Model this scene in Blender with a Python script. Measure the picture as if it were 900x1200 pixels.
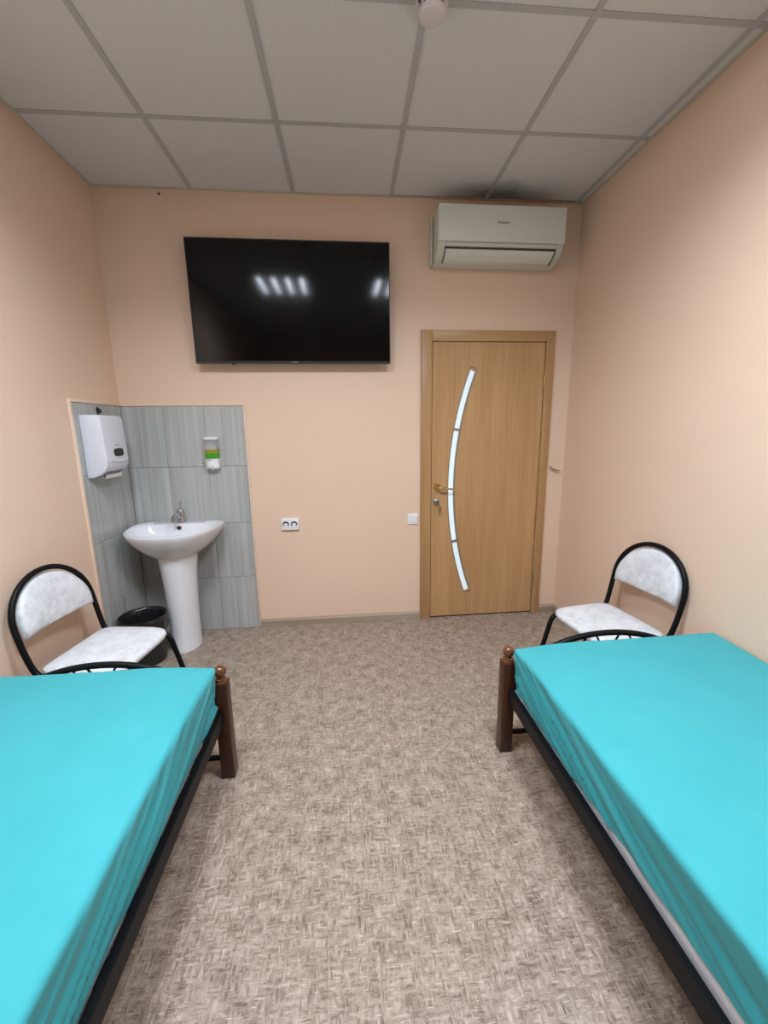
import bpy, bmesh, math, random
from mathutils import Vector, Matrix, noise

scene = bpy.context.scene
for o in list(bpy.data.objects):
    bpy.data.objects.remove(o, do_unlink=True)
C = scene.collection
PI = math.pi

# ------------------------------------------------------------------ camera
F_PX, CAM = 485.27, Vector((1.4333, -2.8991, 1.4193))
YAW, PITCH, ROLL = 0.0925, 0.19995, -0.0132
_f = Vector((math.sin(YAW) * math.cos(PITCH), math.cos(YAW) * math.cos(PITCH), -math.sin(PITCH)))
_r = Vector((math.cos(YAW), -math.sin(YAW), 0))
_u = _r.cross(_f)
_r2 = math.cos(ROLL) * _r + math.sin(ROLL) * _u
_u2 = -math.sin(ROLL) * _r + math.cos(ROLL) * _u
cd = bpy.data.cameras.new('camera')
cd.sensor_fit = 'VERTICAL'
cd.sensor_height = 24.0
cd.lens = 24.0 * F_PX / 1200.0
cd.clip_start = 0.02
cam = bpy.data.objects.new('camera', cd)
C.objects.link(cam)
M = Matrix.Identity(4)
for i in range(3):
    M[i][0], M[i][1], M[i][2], M[i][3] = _r2[i], _u2[i], -_f[i], CAM[i]
cam.matrix_world = M
scene.camera = cam

# ------------------------------------------------------------------ world, exposure, lamp strength
w = bpy.data.worlds.new('world')
scene.world = w
w.use_nodes = True
w.node_tree.nodes['Background'].inputs[0].default_value = (0.8, 0.85, 1.0, 1)
w.node_tree.nodes['Background'].inputs[1].default_value = 0.0
vs = scene.view_settings
vs.view_transform = 'Standard'
vs.look = 'None'
vs.gamma = 1.0
vs.use_curve_mapping = False
vs.exposure = 0.0
STRIP_POWER = 34.0      # glow of the LED strips in the two ceiling panels
BEAM_POWER = 9.2        # watts thrown down by each of the eight strips
BEAM_SPREAD = 150       # degrees, the louvre cuts the light off towards the ceiling
LED_COL = (.88, .965, 1.085)

# room
W, H, YN = 3.025, 2.83, -5.0


# ------------------------------------------------------------------ material helpers
def nt(name):
    m = bpy.data.materials.new(name)
    m.use_nodes = True
    n = m.node_tree
    return m, n, n.nodes['Principled BSDF']


def setp(b, rough=0.5, metal=0.0, spec=0.5, **k):
    b.inputs['Roughness'].default_value = rough
    b.inputs['Metallic'].default_value = metal
    b.inputs['Specular IOR Level'].default_value = spec
    for kk, v in k.items():
        b.inputs[kk.replace('_', ' ')].default_value = v


def node(n, t, **k):
    x = n.nodes.new(t)
    for a, v in k.items():
        setattr(x, a, v)
    return x


def coords(n, scale=(1, 1, 1), kind='Object'):
    tc = node(n, 'ShaderNodeTexCoord')
    mp = node(n, 'ShaderNodeMapping')
    mp.inputs['Scale'].default_value = scale
    n.links.new(tc.outputs[kind], mp.inputs[0])
    return mp.outputs[0]


def noise_n(n, vec, scale, detail=3, rough=0.5):
    x = node(n, 'ShaderNodeTexNoise')
    x.inputs['Scale'].default_value = scale
    x.inputs['Detail'].default_value = detail
    x.inputs['Roughness'].default_value = rough
    n.links.new(vec, x.inputs['Vector'])
    return x.outputs[0]


def ramp(n, fac, stops):
    r = node(n, 'ShaderNodeValToRGB')
    e = r.color_ramp.elements
    while len(e) < len(stops):
        e.new(0.5)
    for el, (p, c) in zip(e, stops):
        el.position = p
        el.color = (*c, 1)
    n.links.new(fac, r.inputs[0])
    return r.outputs[0]


def bump(n, b, h, strength=0.2, dist=0.01):
    x = node(n, 'ShaderNodeBump')
    x.inputs['Strength'].default_value = strength
    x.inputs['Distance'].default_value = dist
    n.links.new(h, x.inputs['Height'])
    n.links.new(x.outputs[0], b.inputs['Normal'])


def mixc(n, fac, a, bb):
    x = node(n, 'ShaderNodeMix', data_type='RGBA')
    if isinstance(fac, float):
        x.inputs[0].default_value = fac
    else:
        n.links.new(fac, x.inputs[0])
    for s, v in ((6, a), (7, bb)):
        if isinstance(v, tuple):
            x.inputs[s].default_value = (*v, 1)
        else:
            n.links.new(v, x.inputs[s])
    return x.outputs[2]


def math_n(n, op, a, b=None):
    x = node(n, 'ShaderNodeMath', operation=op)
    for s, v in ((0, a), (1, b)):
        if v is None:
            continue
        if isinstance(v, (int, float)):
            x.inputs[s].default_value = v
        else:
            n.links.new(v, x.inputs[s])
    return x.outputs[0]


def plain(name, col, rough=0.5, metal=0.0, spec=0.5, var=0.06, scale=30, bmp=0.0, **k):
    """plain colour with a slight procedural variation"""
    m, n, b = nt(name)
    setp(b, rough, metal, spec, **k)
    v = noise_n(n, coords(n), scale, 3)
    lo = tuple(c * (1 - var) for c in col)
    hi = tuple(min(1, c * (1 + var)) for c in col)
    n.links.new(ramp(n, v, [(0.3, lo), (0.7, hi)]), b.inputs['Base Color'])
    if bmp:
        bump(n, b, v, bmp, 0.002)
    return m


def emit(name, col, s, base=(.8, .8, .8)):
    m, n, b = nt(name)
    setp(b, .4)
    b.inputs['Base Color'].default_value = (*base, 1)
    b.inputs['Emission Color'].default_value = (*col, 1)
    b.inputs['Emission Strength'].default_value = s
    return m


def wall_paint():
    m, n, b = nt('peach_wall_paint')
    setp(b, .55, 0, .3)
    c = coords(n)
    big = noise_n(n, c, 1.5, 2)
    n.links.new(ramp(n, big, [(.3, (.755, .555, .420)), (.7, (.78, .58, .440))]), b.inputs['Base Color'])
    fine = noise_n(n, c, 170, 3, .6)
    bump(n, b, fine, .16, .004)
    return m


def ceiling_tile_mat():
    m, n, b = nt('mineral_fibre_tile')
    setp(b, .9, 0, .1)
    c = coords(n)
    v = noise_n(n, c, 260, 3, .7)
    n.links.new(ramp(n, v, [(.3, (.60, .575, .565)), (.6, (.72, .695, .685))]), b.inputs['Base Color'])
    bump(n, b, v, .35, .003)
    return m


def dark_patch_tile_mat():
    """the same board, with a soft dark patch above the air conditioner"""
    m, n, b = nt('dark_patch_fibre_tile')
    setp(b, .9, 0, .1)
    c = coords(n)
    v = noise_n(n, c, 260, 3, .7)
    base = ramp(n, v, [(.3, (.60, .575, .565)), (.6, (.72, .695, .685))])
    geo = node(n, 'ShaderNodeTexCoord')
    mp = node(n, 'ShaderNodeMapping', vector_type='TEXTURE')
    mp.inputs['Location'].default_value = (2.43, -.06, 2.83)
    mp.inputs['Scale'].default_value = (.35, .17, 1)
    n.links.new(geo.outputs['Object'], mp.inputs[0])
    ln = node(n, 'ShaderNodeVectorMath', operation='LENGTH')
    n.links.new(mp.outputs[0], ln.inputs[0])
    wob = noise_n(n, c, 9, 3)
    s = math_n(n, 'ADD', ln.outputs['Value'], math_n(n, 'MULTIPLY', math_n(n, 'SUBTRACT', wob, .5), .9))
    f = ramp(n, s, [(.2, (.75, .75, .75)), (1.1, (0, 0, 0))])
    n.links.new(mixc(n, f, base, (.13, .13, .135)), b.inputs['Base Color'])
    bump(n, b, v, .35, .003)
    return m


def floor_mat():
    m, n, b = nt('woven_chip_vinyl')
    setp(b, .42, 0, .4)
    a = noise_n(n, coords(n, (20, 105, 1)), 1, 4, .7)
    d = noise_n(n, coords(n, (105, 20, 1)), 1, 4, .7)
    msk = ramp(n, noise_n(n, coords(n, (42, 42, 1)), 1, 2, .6), [(.44, (0, 0, 0)), (.56, (1, 1, 1))])
    mx = node(n, 'ShaderNodeMix', data_type='FLOAT')
    n.links.new(msk, mx.inputs[0])
    n.links.new(a, mx.inputs[2])
    n.links.new(d, mx.inputs[3])
    big = math_n(n, 'MULTIPLY', math_n(n, 'SUBTRACT', noise_n(n, coords(n, (17, 17, 1)), 1, 3), .5), .34)
    v = math_n(n, 'ADD', mx.outputs[0], big)
    col = ramp(n, v, [(.24, (.075, .053, .037)), (.38, (.168, .124, .092)), (.50, (.295, .230, .177)),
                      (.62, (.40, .322, .258)), (.80, (.60, .51, .43))])
    # thin pale fibres lying both ways
    f1 = ramp(n, noise_n(n, coords(n, (26, 260, 3)), 1, 2, .5), [(.655, (0, 0, 0)), (.70, (1, 1, 1))])
    f2 = ramp(n, noise_n(n, coords(n, (260, 26, 7)), 1, 2, .5), [(.655, (0, 0, 0)), (.70, (1, 1, 1))])
    fb = math_n(n, 'MULTIPLY', math_n(n, 'MAXIMUM', f1, f2), .6)
    n.links.new(mixc(n, fb, col, (.68, .61, .53)), b.inputs['Base Color'])
    bump(n, b, v, .12, .002)
    return m


def wall_tile_mat():
    m, n, b = nt('striped_grey_ceramic')
    setp(b, .16, 0, .5)
    oi = node(n, 'ShaderNodeObjectInfo')
    tc = node(n, 'ShaderNodeTexCoord')
    off = node(n, 'ShaderNodeVectorMath', operation='ADD')
    cmb = node(n, 'ShaderNodeCombineXYZ')
    n.links.new(math_n(n, 'MULTIPLY', oi.outputs['Random'], 7.0), cmb.inputs[0])
    n.links.new(tc.outputs['Object'], off.inputs[0])
    n.links.new(cmb.outputs[0], off.inputs[1])
    mp = node(n, 'ShaderNodeMapping')
    mp.inputs['Scale'].default_value = (55, 55, 1.1)
    n.links.new(off.outputs[0], mp.inputs[0])
    v = noise_n(n, mp.outputs[0], 1, 3, .6)
    mp2 = node(n, 'ShaderNodeMapping')
    mp2.inputs['Scale'].default_value = (16, 16, .6)
    n.links.new(off.outputs[0], mp2.inputs[0])
    v2 = noise_n(n, mp2.outputs[0], 1, 2, .5)
    s = math_n(n, 'ADD', math_n(n, 'MULTIPLY', v, .6), math_n(n, 'MULTIPLY', v2, .4))
    n.links.new(ramp(n, s, [(.34, (.345, .352, .335)), (.5, (.425, .432, .415)), (.66, (.52, .525, .515))]), b.inputs['Base Color'])
    return m


def wood_mat(name, dark, mid, light, rough=.35, scale=1.0, axis=2, coat=0.0):
    m, n, b = nt(name)
    setp(b, rough, 0, .4)
    b.inputs['Coat Weight'].default_value = coat
    b.inputs['Coat Roughness'].default_value = .15
    s1 = [70 * scale] * 3
    s1[axis] = 2.2 * scale
    s2 = [9 * scale] * 3
    s2[axis] = .8 * scale
    v = noise_n(n, coords(n, s1), 1, 4, .6)
    v2 = noise_n(n, coords(n, s2), 1, 3, .5)
    s = math_n(n, 'ADD', math_n(n, 'MULTIPLY', v, .5), math_n(n, 'MULTIPLY', v2, .5))
    n.links.new(ramp(n, s, [(.34, dark), (.5, mid), (.66, light)]), b.inputs['Base Color'])
    return m


def leather_mat():
    m, n, b = nt('marbled_white_leatherette')
    setp(b, .42, 0, .4)
    c = coords(n)
    v = noise_n(n, c, 26, 5, .7)
    n.links.new(ramp(n, v, [(.30, (.50, .52, .54)), (.5, (.64, .655, .675)), (.68, (.72, .73, .75))]), b.inputs['Base Color'])
    bump(n, b, noise_n(n, c, 300, 2), .1, .001)
    return m


def sheet_mat():
    m, n, b = nt('turquoise_cotton')
    setp(b, .85, 0, .15)
    b.inputs['Sheen Weight'].default_value = .1
    c = coords(n)
    v = noise_n(n, c, 5, 3)
    n.links.new(ramp(n, v, [(.3, (.044, .318, .352)), (.7, (.051, .342, .378))]), b.inputs['Base Color'])
    bump(n, b, noise_n(n, c, 700, 2), .08, .0008)
    return m


MT = dict(
    wall=wall_paint(), ctile=ceiling_tile_mat(), darktile=dark_patch_tile_mat(), floor=floor_mat(), tile=wall_tile_mat(),
    runner=plain('grey_ceiling_runner', (.45, .43, .425), .5, var=.03),
    slab=plain('ceiling_void', (.3, .29, .28), .9),
    angle=plain('cream_angle_trim', (.55, .48, .40), .6, var=.03),
    grout=plain('grey_grout', (.24, .245, .24), .9),
    tiletrim=plain('cream_tile_trim', (.78, .60, .46), .4, var=.03),
    plinth=wood_mat('beige_baseboard', (.24, .18, .125), (.33, .255, .185), (.40, .32, .24), .45, 1, 0),
    plinthy=wood_mat('beige_baseboard_side', (.24, .18, .125), (.33, .255, .185), (.40, .32, .24), .45, 1, 1),
    door=wood_mat('honey_door_veneer', (.40, .225, .095), (.475, .275, .122), (.54, .325, .155), .38),
    casing=wood_mat('honey_casing', (.36, .20, .082), (.43, .245, .105), (.50, .30, .14), .38),
    casingh=wood_mat('honey_casing_across', (.36, .20, .082), (.43, .245, .105), (.50, .30, .14), .38, 1, 0),
    gap=plain('dark_gap', (.06, .035, .018), .8),
    bead=plain('silver_brown_bead', (.30, .24, .17), .35, .3),
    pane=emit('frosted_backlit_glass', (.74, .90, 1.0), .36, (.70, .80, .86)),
    brass=plain('polished_brass', (.72, .52, .22), .22, 1, var=.03),
    nickel=plain('dull_nickel', (.45, .43, .38), .3, 1, var=.05),
    chrome=plain('chrome', (.50, .50, .52), .14, 1, var=.03),
    black=plain('black_enamel', (.005, .005, .006), .45, var=.1, spec=.14),
    blackpl=plain('black_plastic', (.015, .015, .016), .4, var=.1),
    foil=plain('black_bin_liner', (.012, .012, .013), .2, var=.2, scale=45, bmp=1.0),
    bezel=plain('tv_bezel', (.012, .012, .014), .3, var=.05),
    screen=plain('tv_glass', (.0015, .0015, .002), .085, var=.05, spec=.32),
    greymark=plain('grey_print', (.22, .22, .23), .5),
    acwhite=plain('ac_white_plastic', (.66, .68, .63), .3, var=.02),
    accream=plain('ac_cream_plastic', (.60, .60, .53), .38, var=.02),
    slot=plain('ac_dark_slot', (.045, .035, .03), .7),
    white=plain('white_plastic', (.80, .80, .82), .35, var=.02),
    lilac=plain('dispenser_white', (.70, .71, .78), .35, var=.02),
    paper=plain('paper_towel', (.80, .79, .76), .9, var=.02),
    ceramic=plain('white_sanitary_ceramic', (.75, .76, .79), .1, var=.015, spec=.5),
    hole=plain('dark_hole', (.01, .01, .01), .5),
    leather=leather_mat(), sheet=sheet_mat(),
    mattress=plain('white_mattress_cover', (.88, .86, .90), .8, var=.03),
    post=wood_mat('red_brown_varnish', (.024, .0065, .0025), (.044, .012, .0045), (.072, .022, .007), .36, 1.4, 2, .12),
    finial=wood_mat('red_brown_varnish_turned', (.07, .022, .007), (.115, .038, .012), (.17, .062, .02), .22, 1.4, 2, .6),
    strip=emit('led_strip_diffuser', LED_COL, STRIP_POWER),
    panel=emit('led_panel_tray', (.9, .95, 1.0), 1.2, (.75, .77, .8)),
    detector=plain('detector_plastic', (.66, .60, .59), .5, var=.03),
    wire=plain('grey_wire', (.14, .11, .08), .5),
    socket=plain('socket_white', (.80, .80, .80), .35, var=.02),
    key=plain('key_metal', (.32, .30, .26), .35, 1),
)


def clear_plastic(name, col, trans=.9, rough=.06):
    m, n, b = nt(name)
    setp(b, rough, 0, .5)
    b.inputs['Base Color'].default_value = (*col, 1)
    b.inputs['Transmission Weight'].default_value = trans
    b.inputs['IOR'].default_value = 1.3
    return m


MT['clear'] = clear_plastic('clear_tank', (.86, .88, .87), .8, .12)
MT['soap'] = plain('green_soap', (.055, .33, .02), .15, var=.1)
MT['soapyel'] = plain('olive_soap', (.30, .26, .015), .15, var=.1)
MT['foam'] = plain('pale_soap_foam', (.72, .76, .55), .5, var=.1)


# ------------------------------------------------------------------ mesh helpers
def tag(o, label=None, cat=None, group=None, kind=None):
    if label:
        o['label'] = label
    if cat:
        o['category'] = cat
    if group:
        o['group'] = group
    if kind:
        o['kind'] = kind
    return o


def thing(name, loc, label, cat, group=None, rz=0.0):
    o = bpy.data.objects.new(name, None)
    o.empty_display_size = .05
    C.objects.link(o)
    o.location = loc
    o.rotation_euler = (0, 0, rz)
    return tag(o, label, cat, group)


def base_loc(o):
    v = Vector((0, 0, 0))
    while o is not None:
        v += o.location
        o = o.parent
    return v


def mesh_of(name, bm, mat, smooth=35):
    me = bpy.data.meshes.new(name)
    bmesh.ops.recalc_face_normals(bm, faces=bm.faces)
    bm.to_mesh(me)
    bm.free()
    me.materials.append(mat)
    if smooth:
        for p in me.polygons:
            p.use_smooth = True
        me.set_sharp_from_angle(angle=math.radians(smooth))
    return me


def obj(name, bm, mat, parent=None, world=True, smooth=35):
    """link bm as one mesh object; world: coordinates are in room space, moved into the parent's frame"""
    if parent is not None and world:
        bmesh.ops.translate(bm, verts=bm.verts, vec=-base_loc(parent))
    o = bpy.data.objects.new(name, mesh_of(name, bm, mat, smooth))
    C.objects.link(o)
    o.parent = parent
    return o


def recenter(o, p):
    """move the origin of a top-level mesh object to p"""
    o.data.transform(Matrix.Translation(-Vector(p)))
    o.location = p
    return o


def box(x0, x1, y0, y1, z0, z1, bev=0.0, seg=2, bm=None):
    b = bmesh.new()
    vs_ = [b.verts.new((x, y, z)) for x in (x0, x1) for y in (y0, y1) for z in (z0, z1)]
    for f in ((0, 1, 3, 2), (4, 6, 7, 5), (0, 4, 5, 1), (2, 3, 7, 6), (0, 2, 6, 4), (1, 5, 7, 3)):
        b.faces.new([vs_[i] for i in f])
    if bev:
        bmesh.ops.bevel(b, geom=b.edges[:], offset=bev, segments=seg, affect='EDGES', profile=.5)
    return join(bm, b)


def join(bm, b):
    if bm is None:
        return b
    me = bpy.data.meshes.new('tmp')
    b.to_mesh(me)
    b.free()
    bm.from_mesh(me)
    bpy.data.meshes.remove(me)
    return bm


def prism(pts, axis, a0, a1, bev=0.0, seg=2, bm=None):
    """polygon pts (2-D) swept along axis: 'x' pts=(y,z); 'y' pts=(x,z); 'z' pts=(x,y)"""
    b = bmesh.new()

    def P(p, a):
        return {'x': (a, p[0], p[1]), 'y': (p[0], a, p[1]), 'z': (p[0], p[1], a)}[axis]
    v0 = [b.verts.new(P(p, a0)) for p in pts]
    v1 = [b.verts.new(P(p, a1)) for p in pts]
    n = len(pts)
    b.faces.new(v0)
    b.faces.new(v1[::-1])
    for i in range(n):
        b.faces.new((v0[i], v1[i], v1[(i + 1) % n], v0[(i + 1) % n]))
    bmesh.ops.recalc_face_normals(b, faces=b.faces)
    if bev:
        eds = [e for e in b.edges if len(e.link_faces) == 2 and e.calc_face_angle(0) > .6]
        bmesh.ops.bevel(b, geom=eds, offset=bev, segments=seg, affect='EDGES', profile=.5)
    return join(bm, b)


def lathe(prof, cx, cy, seg=32, bm=None, axis='z', close=True):
    """prof: list of (r, h); revolved round the axis through (cx, cy)"""
    b = bmesh.new()
    rings = []
    for r, h in prof:
        ring = []
        for k in range(seg):
            t = 2 * PI * k / seg
            u, v = cx + r * math.cos(t), cy + r * math.sin(t)
            ring.append(b.verts.new((u, v, h) if axis == 'z' else ((u, h, v) if axis == 'y' else (h, u, v))))
        rings.append(ring)
    for a, c in zip(rings, rings[1:]):
        for k in range(seg):
            b.faces.new((a[k], a[(k + 1) % seg], c[(k + 1) % seg], c[k]))
    if close:
        for ring in (rings[0], rings[-1]):
            try:
                b.faces.new(ring)
            except ValueError:
                pass
    return join(bm, b)


def smooth_path(pts, n=6):
    """Catmull-Rom through pts"""
    P = [Vector(p) for p in pts]
    P = [P[0] * 2 - P[1]] + P + [P[-1] * 2 - P[-2]]
    out = []
    for i in range(1, len(P) - 2):
        for k in range(n):
            t = k / n
            a, b, c, d = P[i - 1], P[i], P[i + 1], P[i + 2]
            out.append(.5 * ((2 * b) + (c - a) * t + (2 * a - 5 * b + 4 * c - d) * t * t + (3 * b - a - 3 * c + d) * t ** 3))
    out.append(P[-2])
    return out


def round_path(pts, rad, n=6):
    """polyline with its corners rounded"""
    P = [Vector(p) for p in pts]
    out = [P[0]]
    for i in range(1, len(P) - 1):
        a, b, c = P[i - 1], P[i], P[i + 1]
        r = min(rad, (a - b).length * .48, (c - b).length * .48)
        s, e = b + (a - b).normalized() * r, b + (c - b).normalized() * r
        for k in range(n + 1):
            t = k / n
            out.append((1 - t) ** 2 * s + 2 * t * (1 - t) * b + t * t * e)
    out.append(P[-1])
    return out


def tube(path, r, seg=10, bm=None, radii=None, cap=True):
    b = bmesh.new()
    P = [Vector(p) for p in path]
    n = len(P)
    T = []
    for i in range(n):
        t = (P[min(i + 1, n - 1)] - P[max(i - 1, 0)]).normalized()
        T.append(t)
    up = Vector((0, 0, 1)) if abs(T[0].z) < .9 else Vector((0, 1, 0))
    N = T[0].cross(up).normalized()
    rings = []
    for i in range(n):
        N = (N - T[i] * N.dot(T[i])).normalized()
        B = T[i].cross(N)
        rr = radii[i] if radii else r
        rings.append([b.verts.new(P[i] + (N * math.cos(2 * PI * k / seg) + B * math.sin(2 * PI * k / seg)) * rr) for k in range(seg)])
    for a, c in zip(rings, rings[1:]):
        for k in range(seg):
            b.faces.new((a[k], a[(k + 1) % seg], c[(k + 1) % seg], c[k]))
    if cap:
        b.faces.new(rings[0][::-1])
        b.faces.new(rings[-1])
    return join(bm, b)


def ball(c, r, bm=None, sub=3, sc=(1, 1, 1)):
    b = bmesh.new()
    bmesh.ops.create_uvsphere(b, u_segments=20, v_segments=12, radius=r)
    bmesh.ops.scale(b, vec=sc, verts=b.verts)
    bmesh.ops.translate(b, vec=c, verts=b.verts)
    return join(bm, b)


def text_bm(body, size, depth, mat4):
    cu = bpy.data.curves.new('txt', 'FONT')
    cu.body = body
    cu.size = size
    cu.extrude = depth
    cu.align_x = 'CENTER'
    cu.align_y = 'CENTER'
    cu.offset = size * .012
    o = bpy.data.objects.new('txt', cu)
    C.objects.link(o)
    dg = bpy.context.evaluated_depsgraph_get()
    me = bpy.data.meshes.new_from_object(o.evaluated_get(dg))
    b = bmesh.new()
    b.from_mesh(me)
    bpy.data.objects.remove(o, do_unlink=True)
    bpy.data.curves.remove(cu)
    bpy.data.meshes.remove(me)
    bmesh.ops.transform(b, matrix=mat4, verts=b.verts)
    return b


# ------------------------------------------------------------------ the room
floor = tag(obj('floor', box(-.1, W + .1, YN - .1, .1, -.05, 0), MT['floor'], smooth=0),
            'brown and beige woven-pattern vinyl floor between the two beds', 'floor', kind='structure')
wb = tag(obj('wall_back', box(-.1, W + .1, 0, .1, 0, H + .1), MT['wall'], smooth=0),
         'peach wall at the far end carrying the television and the door', 'wall', kind='structure')
# cut the door opening out of the back wall by rebuilding it from three boxes
_b = box(-.1, 2.02, 0, .1, 0, H + .1)
_b = box(2.85, W + .1, 0, .1, 0, H + .1, bm=_b)
_b = box(2.02, 2.85, 0, .1, 2.0, H + .1, bm=_b)
wb.data = mesh_of('wall_back', _b, MT['wall'], 0)
wl = tag(obj('wall_left', box(-.1, 0, YN - .1, 0, 0, H + .1), MT['wall'], smooth=0),
         'peach wall on the left with the grey tiled corner', 'wall', kind='structure')
wr = tag(obj('wall_right', box(W, W + .1, YN - .1, 0, 0, H + .1), MT['wall'], smooth=0),
         'plain peach wall on the right beside the door', 'wall', kind='structure')
wn = tag(obj('wall_near', box(-.1, W + .1, YN - .1, YN, 0, H + .1), MT['wall'], smooth=0),
         'peach wall behind the head ends of the beds', 'wall', kind='structure')
ceil = tag(obj('ceiling', box(-.1, W + .1, YN - .1, .1, H + .06, H + .12), MT['slab'], smooth=0),
           'suspended ceiling of white mineral fibre squares in grey runners', 'ceiling', kind='structure')

# suspended ceiling: grid turned by a small angle against the walls
GA, GX, GY = -0.012, 0.565, -0.595


def g2w(u, v):
    return (GX + u * math.cos(GA) - v * math.sin(GA), GY + u * math.sin(GA) + v * math.cos(GA))


def clip(poly, x0, x1, y0, y1):
    for ax, val, sg in ((0, x0, 1), (0, x1, -1), (1, y0, 1), (1, y1, -1)):
        out = []
        for i in range(len(poly)):
            a, b = poly[i], poly[(i + 1) % len(poly)]
            ia, ib = (a[ax] - val) * sg >= 0, (b[ax] - val) * sg >= 0
            if ia:
                out.append(a)
            if ia != ib:
                t = (val - a[ax]) / (b[ax] - a[ax])
                out.append((a[0] + t * (b[0] - a[0]), a[1] + t * (b[1] - a[1])))
        poly = out
        if len(poly) < 3:
            return []
    return poly


LIGHTS = {(0, 2), (2, 2)}
for i in range(-2, 5):
    for j in range(-1, 8):
        u0, u1, v1, v0 = i * .6 + .0115, i * .6 + .5885, -j * .6 - .0115, -j * .6 - .5885
        if (i, j) in LIGHTS:
            continue
        pl = clip([g2w(u0, v0), g2w(u1, v0), g2w(u1, v1), g2w(u0, v1)], .004, W - .004, YN + .004, -.004)
        if len(pl) < 3:
            continue
        xs = [p[0] for p in pl]
        if max(xs) - min(xs) < .02:
            continue
        obj('ceiling_tile', prism(pl, 'z', H, H + .015), MT['darktile'] if (j == -1 and i in (2, 3)) else MT['ctile'], ceil, smooth=0)
for i in range(-1, 5):
    pl = clip([g2w(i * .6 - .012, -5), g2w(i * .6 + .012, -5), g2w(i * .6 + .012, 1), g2w(i * .6 - .012, 1)], .002, W - .002, YN, -.002)
    if len(pl) > 2 and i >= 0:
        obj('ceiling_runner', prism(pl, 'z', H - .004, H + .022), MT['runner'], ceil, smooth=0)
for j in range(0, 8):
    for i in range(-2, 5):
        pl = clip([g2w(i * .6 + .0121, -j * .6 - .012), g2w(i * .6 + .5879, -j * .6 - .012), g2w(i * .6 + .5879, -j * .6 + .012), g2w(i * .6 + .0121, -j * .6 + .012)],
                  .002, W - .002, YN, -.002)
        if len(pl) > 2:
            obj('cross_runner', prism(pl, 'z', H - .0035, H + .022), MT['runner'], ceil, smooth=0)
for n_, a in (('back', (0, W, -.018, 0)), ('left', (0, .018, YN, -.018)), ('right', (W - .018, W, YN, -.018))):
    obj('edge_angle', box(a[0], a[1], a[2], a[3], H - .005, H - .0005), MT['angle'], ceil, smooth=0)

# LED panels, one grid cell each; they light the room
for (i, j), lab in zip(sorted(LIGHTS), ('square LED ceiling panel of four strips above the left-hand bed', 'square LED ceiling panel of four strips above the right-hand bed')):
    cx, cy = g2w(i * .6 + .3, -j * .6 - .3)
    t = thing('ceiling_light', (cx, cy, H), lab, 'ceiling light', 'LED panels in the ceiling', GA)
    _b = bmesh.new()
    for a in ((-.294, .294, -.294, -.275), (-.294, .294, .275, .294), (-.294, -.275, -.275, .275), (.275, .294, -.275, .275)):
        _b = box(a[0], a[1], a[2], a[3], -.003, .012, bm=_b)
    obj('frame', _b, MT['white'], t, False, 0)
    obj('tray', box(-.275, .275, -.275, .275, .006, .012), MT['panel'], t, False, 0)
    for k in range(4):
        x = -.21 + .14 * k
        obj('led_strip', box(x - .016, x + .016, -.262, .262, -.001, .0055), MT['strip'], t, False, 0)
        ld = bpy.data.lights.new('led_beam', 'AREA')
        ld.shape = 'RECTANGLE'
        ld.size, ld.size_y = .030, .520
        ld.energy = BEAM_POWER
        ld.spread = math.radians(BEAM_SPREAD)
        ld.color = LED_COL
        lo_ = bpy.data.objects.new('led_beam', ld)
        C.objects.link(lo_)
        lo_.parent = t
        lo_.location = (x, 0, -.0016)

# baseboards
PH = .055


def base_profile(s):   # (outwards, up)
    return [(0, 0), (s * .017, 0), (s * .017, PH * .75), (s * .009, PH), (0, PH)]


_b = prism(base_profile(-1), 'x', .787, 1.9635)
_b = prism(base_profile(-1), 'x', 2.8945, W, bm=_b)
tag(obj('baseboard_back', _b, MT['plinth'], smooth=0), 'beige wood-look baseboard along the far wall', 'baseboard', kind='structure')
tag(obj('baseboard_right', prism(base_profile(-1), 'y', YN, -.0172), MT['plinthy'], smooth=0), 'beige wood-look baseboard along the right wall', 'baseboard', kind='structure')
for o in (bpy.data.objects['baseboard_right'],):
    o.location.x = W
tag(obj('baseboard_left', prism(base_profile(1), 'y', YN, -.5265), MT['plinthy'], smooth=0), 'beige wood-look baseboard along the left wall', 'baseboard', kind='structure')

# tiled corner round the washbasin: every tile a piece of its wall
TZ = [0, .394, .788, 1.182, 1.577]
GR = .0015
obj('grout_bed', box(0, .775, -.006, 0, 0, 1.577), MT['grout'], wb, smooth=0)
obj('grout_bed', box(0, .006, -.505, -.006, 0, 1.577), MT['grout'], wl, smooth=0)


def tile_mesh(wd, ht, axis):
    b = box(-wd / 2 + GR, wd / 2 - GR, -.009, -.002, GR, ht - GR, .0012, 1) if axis == 'x' else \
        box(.002, .009, -wd / 2 + GR, wd / 2 - GR, GR, ht - GR, .0012, 1)
    return mesh_of('tile', b, MT['tile'], 0)


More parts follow.
